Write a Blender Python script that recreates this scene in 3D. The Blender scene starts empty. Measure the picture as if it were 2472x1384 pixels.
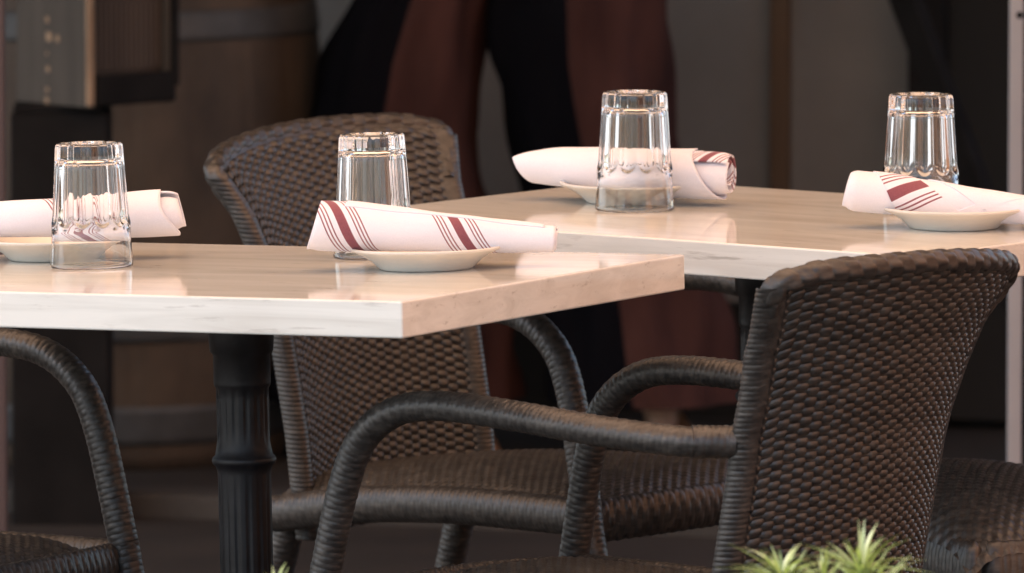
import bpy, math, random
import numpy as np
from mathutils import Vector, Matrix, Quaternion

random.seed(7); rng = np.random.default_rng(7)
SC = bpy.context.scene
COL = SC.collection
R = math.radians

# ------------------------------------------------------------------ camera, sky, sun, exposure
CAM_H = 1.68; PITCH = 5.677
cam = bpy.data.cameras.new('camera'); cam_o = bpy.data.objects.new('camera', cam); COL.objects.link(cam_o)
cam.sensor_width = 36.0; cam.lens = 22000.0 / 2472.0 * 36.0
cam.clip_start = 0.1; cam.clip_end = 2000.0
cam_o.location = (0, 0, CAM_H); cam_o.rotation_euler = (R(90 - PITCH), 0, 0)
cam.dof.use_dof = True; cam.dof.focus_distance = 9.75; cam.dof.aperture_fstop = 10.5
SC.camera = cam_o

SUN_DIR = Vector((-0.55, -0.25, 0.80)).normalized()          # towards the sun
SUN_EL = math.asin(SUN_DIR.z); SUN_AZ = math.atan2(SUN_DIR.x, SUN_DIR.y)
world = bpy.data.worlds.new('World'); SC.world = world; world.use_nodes = True
wn = world.node_tree; wn.nodes.clear()
w_out = wn.nodes.new('ShaderNodeOutputWorld'); w_bg = wn.nodes.new('ShaderNodeBackground')
w_sky = wn.nodes.new('ShaderNodeTexSky'); w_hs = wn.nodes.new('ShaderNodeHueSaturation')
w_sky.sky_type = 'NISHITA'; w_sky.sun_disc = False
w_sky.sun_elevation = SUN_EL; w_sky.sun_rotation = SUN_AZ
w_sky.air_density = 1.0; w_sky.dust_density = 3.0; w_sky.ozone_density = 1.0
w_hs.inputs['Saturation'].default_value = 0.85             # hazy bright sky
wn.links.new(w_sky.outputs[0], w_hs.inputs['Color']); wn.links.new(w_hs.outputs[0], w_bg.inputs['Color'])
w_bg.inputs['Strength'].default_value = 0.15
wn.links.new(w_bg.outputs[0], w_out.inputs['Surface'])

sun = bpy.data.lights.new('sun', 'SUN'); sun_o = bpy.data.objects.new('sun', sun); COL.objects.link(sun_o)
sun.energy = 5.0; sun.angle = R(0.5); sun.color = (1.0, 0.96, 0.91)
sun_o.rotation_euler = (-SUN_DIR).to_track_quat('-Z', 'Y').to_euler(); sun_o.location = (6, 6, 8)

SC.view_settings.view_transform = 'Standard'; SC.view_settings.look = 'None'
SC.view_settings.exposure = 1.0; SC.view_settings.gamma = 1.0
SC.render.engine = 'CYCLES'
SC.cycles.use_denoising = True
SC.cycles.max_bounces = 14; SC.cycles.transmission_bounces = 14; SC.cycles.glossy_bounces = 6
SC.cycles.blur_glossy = 0.6; SC.cycles.sample_clamp_indirect = 12.0

# ------------------------------------------------------------------ helpers
def tag(o, label=None, cat=None, group=None, kind=None):
    if label: o['label'] = label
    if cat: o['category'] = cat
    if group: o['group'] = group
    if kind: o['kind'] = kind
    return o

def empty(name, loc=(0, 0, 0), rz=0.0):
    o = bpy.data.objects.new(name, None); COL.objects.link(o)
    o.empty_display_size = 0.1; o.location = loc; o.rotation_euler = (0, 0, rz)
    return o

def mesh_obj(name, V, Fc, mat, parent=None, smooth=True, uv=None, mats=None, midx=None):
    me = bpy.data.meshes.new(name)
    V = np.asarray(V, dtype=np.float64).reshape(-1, 3)
    if isinstance(Fc, np.ndarray) and Fc.ndim == 2:
        k = Fc.shape[1]; n = len(Fc)
        me.vertices.add(len(V)); me.vertices.foreach_set('co', V.ravel())
        me.loops.add(n * k); me.loops.foreach_set('vertex_index', Fc.astype(np.int32).ravel())
        me.polygons.add(n); me.polygons.foreach_set('loop_start', np.arange(0, n * k, k, dtype=np.int32))
        me.polygons.foreach_set('loop_total', np.full(n, k, dtype=np.int32))
        me.update(calc_edges=True); me.validate()
    else:
        me.from_pydata([tuple(v) for v in V], [], [tuple(int(i) for i in f) for f in Fc]); me.update()
    if smooth:
        me.polygons.foreach_set('use_smooth', np.ones(len(me.polygons), dtype=bool))
    if uv is not None:
        uvl = me.uv_layers.new(name='UVMap')
        vi = np.empty(len(me.loops), dtype=np.int32); me.loops.foreach_get('vertex_index', vi)
        uvl.data.foreach_set('uv', np.asarray(uv)[vi].astype(np.float32).ravel())
    for m in (mats or [mat]): me.materials.append(m)
    if midx is not None: me.polygons.foreach_set('material_index', np.asarray(midx, dtype=np.int32))
    o = bpy.data.objects.new(name, me); COL.objects.link(o)
    if parent is not None: o.parent = parent
    return o

def grid_faces(nr, nc, wrap_c=False, wrap_r=False, off=0):
    r = np.arange(nr if wrap_r else nr - 1); c = np.arange(nc if wrap_c else nc - 1)
    rr, cc = np.meshgrid(r, c, indexing='ij')
    r2 = (rr + 1) % nr; c2 = (cc + 1) % nc
    f = np.stack([rr * nc + cc, rr * nc + c2, r2 * nc + c2, r2 * nc + cc], -1).reshape(-1, 4)
    return f + off

def grid_normals(P, wrap_c=False):
    if wrap_c:
        dc = np.roll(P, -1, 1) - np.roll(P, 1, 1)
    else:
        dc = np.gradient(P, axis=1)
    dr = np.gradient(P, axis=0)
    n = np.cross(dc, dr); L = np.linalg.norm(n, axis=-1, keepdims=True)
    return n / np.maximum(L, 1e-12)

class MB:
    """collects boxes and prisms into one mesh"""
    def __init__(s): s.V = []; s.F = []
    def add(s, V, F):
        o = len(s.V); s.V += [tuple(v) for v in V]; s.F += [tuple(i + o for i in f) for f in F]
    def box(s, c, d, M=None, taper=1.0):
        x, y, z = [q / 2 for q in d]
        P = [(-x, -y, -z), (x, -y, -z), (x, y, -z), (-x, y, -z), (-x * taper, -y * taper, z), (x * taper, -y * taper, z), (x * taper, y * taper, z), (-x * taper, y * taper, z)]
        P = [Vector(p) for p in P]
        if M is not None: P = [M @ p for p in P]
        P = [p + Vector(c) for p in P]
        s.add(P, [(0, 3, 2, 1), (4, 5, 6, 7), (0, 1, 5, 4), (1, 2, 6, 5), (2, 3, 7, 6), (3, 0, 4, 7)])
    def build(s, name, mat, parent=None, bevel=0.0, smooth=False, seg=2):
        o = mesh_obj(name, s.V, s.F, mat, parent, smooth=smooth)
        if bevel:
            b = o.modifiers.new('bevel', 'BEVEL'); b.width = bevel; b.segments = seg; b.limit_method = 'ANGLE'; b.angle_limit = R(30)
        return o

def lathe(prof, n=64, rfun=None, cap0=False, cap1=False):
    prof = np.asarray(prof, float); a = np.arange(n) * 2 * np.pi / n
    r = prof[:, 0][:, None] * np.ones(n)[None]
    if rfun is not None: r = rfun(r, prof[:, 1][:, None], a[None])
    P = np.stack([r * np.cos(a), r * np.sin(a), prof[:, 1][:, None] * np.ones(n)], -1)
    V = P.reshape(-1, 3); F = [tuple(f) for f in grid_faces(len(prof), n, wrap_c=True)]
    if cap0: F.append(tuple(range(n - 1, -1, -1)))
    if cap1: F.append(tuple((len(prof) - 1) * n + i for i in range(n)))
    return V, F

def catmull(P, step):
    P = np.asarray(P, float); Q = np.vstack([2 * P[0] - P[1], P, 2 * P[-1] - P[-2]])
    out = []
    for i in range(1, len(Q) - 2):
        t = np.linspace(0, 1, 60, endpoint=False)[:, None]; a, b, c, d = Q[i - 1:i + 3]
        out.append(.5 * (2 * b + (c - a) * t + (2 * a - 5 * b + 4 * c - d) * t ** 2 + (3 * b - a - 3 * c + d) * t ** 3))
    X = np.vstack(out + [P[-1:]])
    s = np.r_[0, np.cumsum(np.linalg.norm(np.diff(X, axis=0), axis=1))]
    n = max(4, int(s[-1] / step)); ss = np.linspace(0, s[-1], n)
    return np.stack([np.interp(ss, s, X[:, k]) for k in range(3)], 1), ss

def frames(X, ref):
    T = np.gradient(X, axis=0); T /= np.linalg.norm(T, axis=1, keepdims=True)
    N = np.asarray(ref, float) - T * (T @ np.asarray(ref, float))[:, None]; N /= np.linalg.norm(N, axis=1, keepdims=True)
    return T, N, np.cross(T, N)

# ------------------------------------------------------------------ materials
def new_mat(name):
    m = bpy.data.materials.new(name); m.use_nodes = True; nt = m.node_tree
    return m, nt, nt.nodes['Principled BSDF']

def N(nt, t, **kw):
    n = nt.nodes.new(t)
    for k, v in kw.items():
        if k in n.inputs.keys(): n.inputs[k].default_value = v
        else: setattr(n, k, v)
    return n

def ramp(nt, fac, stops):
    r = nt.nodes.new('ShaderNodeValToRGB'); nt.links.new(fac, r.inputs[0])
    while len(r.color_ramp.elements) < len(stops): r.color_ramp.elements.new(0.5)
    for e, (p, c) in zip(r.color_ramp.elements, stops): e.position = p; e.color = (*c, 1)
    return r.outputs[0]

def coords(nt, scale=(1, 1, 1), kind='Object', rot=(0, 0, 0)):
    tc = nt.nodes.new('ShaderNodeTexCoord'); mp = nt.nodes.new('ShaderNodeMapping')
    mp.inputs['Scale'].default_value = scale; mp.inputs['Rotation'].default_value = rot
    nt.links.new(tc.outputs[kind], mp.inputs['Vector']); return mp.outputs[0]

def noise_mat(name, c1, c2, scale=(8, 8, 8), rough=0.6, detail=5, lo=.35, hi=.65, bump=0.0, bscale=None, spec=0.5, metal=0.0, c3=None, nscale=1.0):
    m, nt, b = new_mat(name)
    n = N(nt, 'ShaderNodeTexNoise', Scale=nscale, Detail=detail, Roughness=.6)
    nt.links.new(coords(nt, scale), n.inputs['Vector'])
    st = [(lo, c1), (hi, c2)] if c3 is None else [(lo, c1), ((lo + hi) / 2, c3), (hi, c2)]
    nt.links.new(ramp(nt, n.outputs['Fac'], st), b.inputs['Base Color'])
    b.inputs['Roughness'].default_value = rough; b.inputs['Metallic'].default_value = metal
    b.inputs['Specular IOR Level'].default_value = spec
    if bump:
        bp = nt.nodes.new('ShaderNodeBump'); bp.inputs['Strength'].default_value = bump; bp.inputs['Distance'].default_value = .004
        n2 = N(nt, 'ShaderNodeTexNoise', Scale=nscale, Detail=6); nt.links.new(coords(nt, bscale or scale), n2.inputs['Vector'])
        nt.links.new(n2.outputs['Fac'], bp.inputs['Height']); nt.links.new(bp.outputs[0], b.inputs['Normal'])
    return m

M = {}
M['wicker'] = noise_mat('wicker', (.016, .015, .014), (.074, .066, .057), scale=(60, 60, 180), rough=.41, lo=.3, hi=.72, c3=(.037, .034, .031))
M['iron'] = noise_mat('iron', (.006, .006, .007), (.013, .013, .015), scale=(30, 30, 30), rough=.42, spec=.3, bump=.08, bscale=(200, 200, 200))
M['china'] = noise_mat('china', (.66, .645, .595), (.72, .705, .65), scale=(12, 12, 12), rough=.16)
M['bronze_wood'] = noise_mat('old_brown_wood', (.035, .026, .021), (.070, .050, .038), scale=(9, 9, 1.2), rough=.75, bump=.3, bscale=(60, 60, 4))
M['grey_wood'] = noise_mat('grey_wood', (.046, .039, .032), (.072, .061, .050), scale=(40, 40, 3), rough=.8, bump=.4, bscale=(90, 90, 4))
M['barrel'] = noise_mat('barrel_oak', (.026, .019, .014), (.108, .078, .054), scale=(5, 5, 3.2), rough=.7, bump=.25, bscale=(50, 50, 5), lo=.3, hi=.7)
M['hoop'] = noise_mat('galvanised_hoop', (.045, .048, .050), (.075, .080, .083), scale=(14, 14, 14), rough=.6, metal=.0)
M['black'] = noise_mat('black_paint', (.006, .0055, .0055), (.012, .011, .011), scale=(10, 10, 10), rough=.8, spec=.15)
M['wall'] = noise_mat('grey_stucco', (.155, .155, .150), (.215, .213, .205), scale=(2.2, 2.2, 2.2), rough=.9, bump=.3, bscale=(60, 60, 60))
M['batten'] = noise_mat('brown_batten', (.085, .050, .026), (.125, .076, .042), scale=(20, 20, 2), rough=.7)
M['door'] = noise_mat('dark_door', (.012, .012, .011), (.020, .019, .018), scale=(3, 3, 1), rough=.7, spec=.2)
M['steel'] = noise_mat('steel', (.30, .31, .33), (.38, .39, .41), scale=(30, 30, 30), rough=.4, metal=.8)
M['white'] = noise_mat('white_paint', (.31, .32, .35), (.37, .38, .41), scale=(6, 6, 2), rough=.5)
M['plum'] = noise_mat('plum_paint', (.060, .042, .044), (.085, .060, .062), scale=(4, 4, 1), rough=.6)
M['paving'] = noise_mat('brown_paving', (.016, .0115, .009), (.030, .022, .017), scale=(5, 5, 5), rough=.8, bump=.3, bscale=(80, 80, 80))
M['kerb'] = noise_mat('kerb_stone', (.034, .031, .028), (.052, .047, .042), scale=(9, 9, 9), rough=.85, bump=.3, bscale=(70, 70, 70))
M['roof'] = noise_mat('dark_roof', (.020, .018, .016), (.035, .030, .027), scale=(4, 4, 4), rough=.8)
M['shoe'] = noise_mat('tan_leather', (.18, .085, .040), (.26, .13, .062), scale=(20, 20, 20), rough=.5)
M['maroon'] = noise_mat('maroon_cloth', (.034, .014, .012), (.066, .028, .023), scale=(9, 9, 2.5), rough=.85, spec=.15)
M['maroon_shade'] = noise_mat('maroon_cloth_shaded', (.0015, .0015, .003), (.004, .004, .006), scale=(9, 9, 3), rough=.9, spec=.08)  # shaded side of the maroon trousers, put into the colour
M['shirt'] = noise_mat('black_shirt', (.012, .012, .014), (.022, .022, .024), scale=(9, 9, 9), rough=.85)
M['skin'] = noise_mat('skin', (.42, .26, .18), (.48, .30, .22), scale=(12, 12, 12), rough=.55)
M['hair'] = noise_mat('brown_hair', (.03, .018, .010), (.06, .035, .02), scale=(40, 40, 8), rough=.5)
M['soil'] = noise_mat('soil', (.02, .014, .01), (.05, .035, .025), scale=(40, 40, 40), rough=.95, bump=.6)
M['planter'] = noise_mat('planter_wood', (.04, .03, .024), (.07, .052, .04), scale=(3, 40, 40), rough=.7, bump=.3)

_b = M['wicker'].node_tree.nodes['Principled BSDF']; _b.inputs['Coat Weight'].default_value = .12; _b.inputs['Coat Roughness'].default_value = .22
def marble():
    m, nt, b = new_mat('streaked_marble')
    v = coords(nt, (2.6, 15, 46)); n = N(nt, 'ShaderNodeTexNoise', Scale=1.0, Detail=7, Roughness=.62, Distortion=.8)
    nt.links.new(v, n.inputs['Vector'])
    c1 = ramp(nt, n.outputs['Fac'], [(.28, (.63, .615, .56)), (.46, (.72, .715, .66)), (.60, (.79, .785, .73))])
    v2 = coords(nt, (11, 50, 120)); n2 = N(nt, 'ShaderNodeTexNoise', Scale=1.0, Detail=4, Roughness=.7); nt.links.new(v2, n2.inputs['Vector'])
    c2 = ramp(nt, n2.outputs['Fac'], [(.27, (.62, .60, .58)), (.40, (1, 1, 1))])
    mx = nt.nodes.new('ShaderNodeMix'); mx.data_type = 'RGBA'; mx.blend_type = 'MULTIPLY'; mx.inputs[0].default_value = .8
    nt.links.new(c1, mx.inputs[6]); nt.links.new(c2, mx.inputs[7]); nt.links.new(mx.outputs[2], b.inputs['Base Color'])
    b.inputs['Roughness'].default_value = .07; b.inputs['IOR'].default_value = 1.5
    return m
M['marble'] = marble()

def glass():
    m, nt, b = new_mat('clear_glass')
    nz = N(nt, 'ShaderNodeTexNoise', Scale=3.0); nt.links.new(coords(nt, (9, 9, 9)), nz.inputs['Vector'])
    nt.links.new(ramp(nt, nz.outputs['Fac'], [(.3, (.985, .99, .985)), (.7, (1, 1, 1))]), b.inputs['Base Color'])
    b.inputs['Roughness'].default_value = 0.0; b.inputs['IOR'].default_value = 1.5
    b.inputs['Transmission Weight'].default_value = 1.0
    return m
M['glass'] = glass()

def napkin_mat():
    """white cotton with a woven-in set of stripes: three thin lines, one broad band, three thin lines; UV.x runs across the stripes in metres"""
    m, nt, b = new_mat('striped_napkin')
    uv = nt.nodes.new('ShaderNodeUVMap'); uv.uv_map = 'UVMap'
    sx = nt.nodes.new('ShaderNodeSeparateXYZ'); nt.links.new(uv.outputs[0], sx.inputs[0])
    def math_(op, a, bb=None):
        n = nt.nodes.new('ShaderNodeMath'); n.operation = op
        for i, q in enumerate((a, bb)):
            if q is None: continue
            if isinstance(q, (int, float)): n.inputs[i].default_value = q
            else: nt.links.new(q, n.inputs[i])
        return n.outputs[0]
    q = math_('ABSOLUTE', sx.outputs[0])
    tot = math_('LESS_THAN', q, .0056)
    for cx in (.0128, .0170, .0212):
        tot = math_('MAXIMUM', tot, math_('LESS_THAN', math_('ABSOLUTE', math_('SUBTRACT', q, cx)), .00078))
    nz = N(nt, 'ShaderNodeTexNoise', Scale=900.0, Detail=2); nt.links.new(coords(nt, (1, 1, 1)), nz.inputs['Vector'])
    red = ramp(nt, nz.outputs['Fac'], [(.3, (.22, .072, .092)), (.7, (.275, .098, .120))])
    white = ramp(nt, nz.outputs['Fac'], [(.3, (.76, .765, .84)), (.7, (.82, .825, .90))])
    mx = nt.nodes.new('ShaderNodeMix'); mx.data_type = 'RGBA'; nt.links.new(tot, mx.inputs[0])
    nt.links.new(white, mx.inputs[6]); nt.links.new(red, mx.inputs[7]); nt.links.new(mx.outputs[2], b.inputs['Base Color'])
    b.inputs['Roughness'].default_value = .85; b.inputs['Specular IOR Level'].default_value = .2
    b.inputs['Sheen Weight'].default_value = .15
    bp = nt.nodes.new('ShaderNodeBump'); bp.inputs['Strength'].default_value = .35; bp.inputs['Distance'].default_value = .003
    n2 = N(nt, 'ShaderNodeTexNoise', Scale=28.0, Detail=5); nt.links.new(coords(nt, (1, 1, 1)), n2.inputs['Vector'])
    nt.links.new(n2.outputs['Fac'], bp.inputs['Height']); nt.links.new(bp.outputs[0], b.inputs['Normal'])
    return m
M['napkin'] = napkin_mat()

def leaf_mat():
    m, nt, b = new_mat('lime_leaf')
    uv = nt.nodes.new('ShaderNodeUVMap'); sx = nt.nodes.new('ShaderNodeSeparateXYZ'); nt.links.new(uv.outputs[0], sx.inputs[0])
    nt.links.new(ramp(nt, sx.outputs[0], [(0, (.13, .18, .08)), (.5, (.22, .28, .13)), (1, (.32, .34, .18))]), b.inputs['Base Color'])
    b.inputs['Roughness'].default_value = .45
    tr = nt.nodes.new('ShaderNodeBsdfTranslucent'); tr.inputs[0].default_value = (.30, .40, .08, 1)
    mix = nt.nodes.new('ShaderNodeMixShader'); mix.inputs[0].default_value = .3
    out = nt.nodes['Material Output']
    nt.links.new(b.outputs[0], mix.inputs[1]); nt.links.new(tr.outputs[0], mix.inputs[2]); nt.links.new(mix.outputs[0], out.inputs['Surface'])
    return m
M['leaf'] = leaf_mat()

M['concrete'] = noise_mat('pale_concrete', (.255, .27, .275), (.335, .35, .355), scale=(1.5, 1.5, 1.5), rough=.85, bump=.2, bscale=(40, 40, 40))
M['terracotta'] = noise_mat('terracotta_bounce', (.52, .26, .14), (.60, .31, .18), scale=(3, 3, 3), rough=.9, bump=.3, bscale=(40, 40, 40))
def awning_mat():
    m, nt, b = new_mat('orange_awning_fabric')
    nz = N(nt, 'ShaderNodeTexNoise', Scale=14.0, Detail=3); nt.links.new(coords(nt), nz.inputs['Vector'])
    c = ramp(nt, nz.outputs['Fac'], [(.3, (.80, .48, .29)), (.7, (.88, .56, .35))])
    nt.links.new(c, b.inputs['Base Color']); b.inputs['Roughness'].default_value = .9
    tr = nt.nodes.new('ShaderNodeBsdfTranslucent'); nt.links.new(c, tr.inputs[0])
    mix = nt.nodes.new('ShaderNodeMixShader'); mix.inputs[0].default_value = .76
    nt.links.new(b.outputs[0], mix.inputs[1]); nt.links.new(tr.outputs[0], mix.inputs[2]); nt.links.new(mix.outputs[0], nt.nodes['Material Output'].inputs['Surface'])
    return m
M['awning'] = awning_mat()

# ------------------------------------------------------------------ ground, porch floor, facade, added shading roof
gb = [(-120, -40, 0), (120, -40, 0), (120, 160, 0), (-120, 160, 0)]
tag(mesh_obj('ground', gb, [(0, 1, 2, 3)], M['concrete'], smooth=False), kind='structure')
tb = [(-3.2, 7.6, .004), (2.75, 7.6, .004), (2.75, 15.0, .004), (-3.2, 15.0, .004)]
tag(mesh_obj('terrace_floor', tb, [(0, 1, 2, 3)], M['paving'], smooth=False), kind='structure')

FA = R(-16.0)                                              # the facade runs slightly towards us on the right
FE = Vector((math.cos(FA), math.sin(FA), 0)); FN = Vector((-math.sin(FA), math.cos(FA), 0))   # along, and away from us
F0 = Vector((-.05, 13.264, 0))                             # foot of the kerb, middle of the view
FM = Matrix.Rotation(FA, 3, 'Z')
def fp(a, b, z): return F0 + FE * a + FN * b + Vector((0, 0, z))
mb = MB(); mb.box(fp(0, .055, .014), (14, .11, .05), FM)
tag(mb.build('kerb', M['kerb'], bevel=.006), kind='structure')
mb = MB(); mb.box(fp(0, 2.31, .01), (14, 4.4, .05), FM)
tag(mb.build('porch_floor', M['paving']), kind='structure')

WB = 1.25                                                  # wall face behind the kerb
wall = tag(empty('building_wall', fp(0, WB, 0), FA), 'grey stucco wall of the building behind the tables, with a brown wooden batten', 'wall')
mb = MB(); mb.box((-1.45, .1, 1.5), (5.9, .2, 2.95)); mb.build('wall_face', M['wall'], wall)
mb = MB(); mb.box((-1.45, -.012, .12), (5.9, .03, .2)); mb.build('skirting_board', M['door'], wall, bevel=.004)
mb = MB(); mb.box((.14, -.012, 1.55), (.031, .024, 2.6)); mb.build('batten', M['batten'], wall, bevel=.003)

door = tag(empty('dark_door', fp(.435, WB - .06, 0), FA), 'dark closed door in the wall beside the slim white post', 'door')
mb = MB(); mb.box((.42, 0, 1.10), (.86, .05, 2.10)); mb.build('door_leaf', M['door'], door, bevel=.004)
mb = MB(); mb.box((-.035, -.012, 1.12), (.06, .075, 2.16)); mb.box((.88, -.012, 1.12), (.06, .075, 2.16)); mb.box((.42, -.012, 2.18), (.97, .07, .06)); mb.build('door_frame', M['black'], door, bevel=.004)
mb = MB(); mb.box((.075, -.05, .30), (.012, .014, .10)); mb.box((.075, -.035, .345), (.010, .03, .01)); mb.box((.075, -.035, .255), (.010, .03, .01)); mb.build('handle', M['steel'], door, bevel=.003)

roof = tag(empty('shade_roof', fp(0, .2, 2.75), FA), 'dark flat roof, added out of view, keeping the porch in shade', 'roof')
mb = MB(); mb.box((-2.6, .1, 0), (8.8, 4.9, .12)); mb.build('roof_slab', M['roof'], roof)  # unseen slab added to keep the background dark

def px(x, y, Y):
    """world point at depth Y that the photograph shows at pixel (x, y)"""
    p = R(PITCH); f = 22000.0
    r = Vector((0, math.cos(p), -math.sin(p))) + Vector((1, 0, 0)) * ((x - 1236) / f) - Vector((0, math.sin(p), math.cos(p))) * ((y - 692) / f)
    return Vector((0, 0, CAM_H)) + r * (Y / r.y)
def pz(x, y, z):
    p = px(x, y, 1.0); d = p - Vector((0, 0, CAM_H)); return Vector((0, 0, CAM_H)) + d * ((z - CAM_H) / d.z)

# canopy over the tables, added terracotta wall to bounce orange light
aw = tag(empty('awning', (-.3, 9.9, 2.42)), 'orange fabric awning stretched over the marble topped tables', 'awning')
nx = 40; xs = np.linspace(-2.3, 2.2, nx); ys = np.linspace(-1.95, 1.9, 30)
P = np.stack(np.meshgrid(xs, ys, indexing='ij'), -1); Zs = .06 + .09 * (P[..., 1] + 1.95) / 1.9 - .03 * np.abs(np.sin(P[..., 0] * np.pi / .9)) ** .7
mesh_obj('fabric', np.concatenate([P, Zs[..., None]], -1).reshape(-1, 3), grid_faces(nx, 30), M['awning'], aw)
for yy, zz_ in ((-1.95, .055), (1.9, .24)):
    mb = MB(); mb.box((-.05, yy, zz_ - .02), (4.54, .035, .035)); mb.build('frame_bar', M['white'], aw, bevel=.004)
for xx in (-2.3, 2.2):
    mb = MB(); mb.box((xx, yy * 0 - 1.93, -1.19), (.05, .05, 2.46)); mb.build('leg', M['white'], aw, bevel=.004)
tw = tag(empty('bounce_wall', (2.75, 8.8, 0)), 'terracotta wall, added out of view, bouncing orange light onto the tables', 'wall')
mb = MB(); mb.box((.1, 0, 1.6), (.2, 5.2, 3.2)); mb.build('wall_face', M['terracotta'], tw)
mb = MB(); mb.box((.1, 0, 3.23), (.28, 5.3, .06)); mb.build('coping', M['kerb'], tw, bevel=.005)

# slim posts at the edges of the terrace
def post(name, x, y, w, h, mat, label, holes=()):
    r = tag(empty(name, (x, y, 0)), label, 'post')
    mb = MB(); mb.box((0, 0, h / 2), (w, w, h)); mb.build('shaft', mat, r, bevel=.002)
    mb = MB(); mb.box((0, 0, .006), (w + .05, w + .05, .012)); mb.build('base_plate', mat, r, bevel=.002)
    for z in holes:
        V, F = lathe([(.0, .0015), (.0042, .0012), (.0048, 0)], 20)
        o = mesh_obj('screw', V, F, M['black'], r); o.location = (.004, -w / 2 - .0002, z); o.rotation_euler = (R(90), 0, 0)
q = px(2450, 700, 12.3); 
post('slim_post', q.x, 12.3, .0185, 2.6, M['white'], 'slim white upright post beside the dark door', holes=(px(2457, 37, 12.29).z,))
q = px(-4, 700, 12.0)
post('square_post', q.x - .012, 12.0, .044, 2.6, M['plum'], 'plum brown upright post beside the wooden crate and barrel')

# dark slanting plank against the wall
pl = empty('slanting_strip'); tag(pl, 'dark plank leaning against the grey wall next to the door', 'strip')
a_, b_ = px(2165, -60, 14.02), px(2560, 1000, 13.7)
dv = (b_ - a_); L = dv.length + .5; q = dv.to_track_quat('Z', 'Y')
a0 = a_ - dv.normalized() * .25
mb = MB(); mb.box((0, 0, L / 2), (.022, .055, L)); o = mb.build('strip_body', M['black'], pl, bevel=.003)
pl.location = a0; pl.rotation_euler = q.to_euler()

# ------------------------------------------------------------------ wine barrel
bar = tag(empty('wine_barrel', (-.615, 13.98, .035)), 'old brown oak wine barrel with grey metal hoops, behind the wooden crate', 'barrel')
BH = .92
def brad(z): return .262 + .066 * (1 - ((z - BH / 2) / (BH / 2)) ** 2)
NS = 22
def stave_r(r, z, a):
    k = (a * NS / (2 * np.pi)) % 1.0
    return r * (1 - .008 * np.exp(-((np.minimum(k, 1 - k)) / .03) ** 2)) * (1 + .004 * np.sin(7 * np.floor(a * NS / (2 * np.pi))))
prof = [(0, .03), (brad(0) - .03, .03), (brad(0) - .022, 0)] + [(brad(z), z) for z in np.linspace(0, BH, 40)] + [(brad(BH) - .022, BH), (brad(BH) - .03, BH - .03), (0, BH - .03)]
V, F = lathe(prof, 264, stave_r); mesh_obj('staves', V, F, M['barrel'], bar)
for z0, z1 in ((.04, .10), (.20, .24), (.655, .70), (.86, .91)):
    zz = np.linspace(z0, z1, 6)
    V, F = lathe([(brad(z0) - .004, z0)] + [(brad(z) + .004, z) for z in zz] + [(brad(z1) - .004, z1)], 96); mesh_obj('hoop', V, F, M['hoop'], bar)

# ------------------------------------------------------------------ crate on its black stand
CRA = R(43)
cr0 = px(222, 262, 13.25)                                  # lower near corner
cw = .165
st = empty('black_stand'); tag(st, 'plain black square stand under the worn wooden crate', 'stand')
cc = Vector((cr0.x, cr0.y, 0)) + Vector((0, cw * .72, 0))
mb = MB(); mb.box((0, 0, (cr0.z - .012) / 2), (.143, .16, cr0.z - .012)); mb.build('column', M['black'], st, bevel=.004)
mb = MB(); mb.box((0, 0, cr0.z - .006), (.135, .152, .012)); mb.build('top', M['black'], st, bevel=.003)
st.location = (px(149, 700, cc.y).x, cc.y + .02, 0)
cr = empty('wooden_crate', (cc.x, cc.y, cr0.z), CRA); tag(cr, 'worn grey and brown wooden crate standing on the black stand before the barrel', 'crate')
ch = .36; h2 = cw / 2
mb = MB(); mb.box((-h2 + .006, 0, ch / 2), (.012, cw, ch)); mb.build('side_board', M['grey_wood'], cr, bevel=.002)
mb = MB(); mb.box((h2 - .006, 0, ch / 2), (.012, cw, ch)); mb.build('side_board', M['grey_wood'], cr, bevel=.002)
mb = MB()
for k in range(14): mb.box((-h2 + .02 + k * .0096, -h2 + .016, .05 + (ch - .05) / 2), (.0066, .007, ch - .055))
mb.box((0, -h2 + .024, ch / 2), (cw - .026, .006, ch - .01)); mb.build('ribbed_panel', M['bronze_wood'], cr)
mb = MB(); mb.box((0, h2 - .006, ch / 2), (cw - .026, .012, ch)); mb.build('back_panel', M['bronze_wood'], cr)
mb = MB(); mb.box((.006, -h2 + .004, .024), (cw - .014, .02, .045)); mb.build('bottom_rail', M['black'], cr, bevel=.005)
mb = MB(); mb.box((h2 - .003, -h2 + .002, ch / 2 + .01), (.012, .022, ch - .03)); mb.build('corner_strip', M['black'], cr, bevel=.003)
M['worn'] = noise_mat('worn_pale_wood', (.20, .135, .085), (.34, .24, .155), scale=(30, 30, 9), rough=.75)
mb = MB(); mb.box((-h2 + .001, -h2 - .001, ch / 2), (.013, .006, ch - .006)); mb.build('worn_edge', M['worn'], cr, bevel=.002)
mb = MB(); mb.box((h2 - .016, -h2 + .004, ch / 2 + .08), (.010, .012, ch - .20)); mb.build('worn_edge', M['worn'], cr, bevel=.002)
for (dy, dz, s) in ((.01, .052, .007), (.012, .075, .004), (.008, .10, .011), (-.012, .098, .008), (.011, .125, .007), (-.04, .165, .007), (.012, .20, .008), (.012, .022, .006), (.013, .006, .008)):
    mb = MB(); mb.box((-h2 - .0005, dy, dz), (.002, s, s * 1.2)); mb.build('bare_patch', M['worn'], cr, bevel=.0009)

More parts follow.
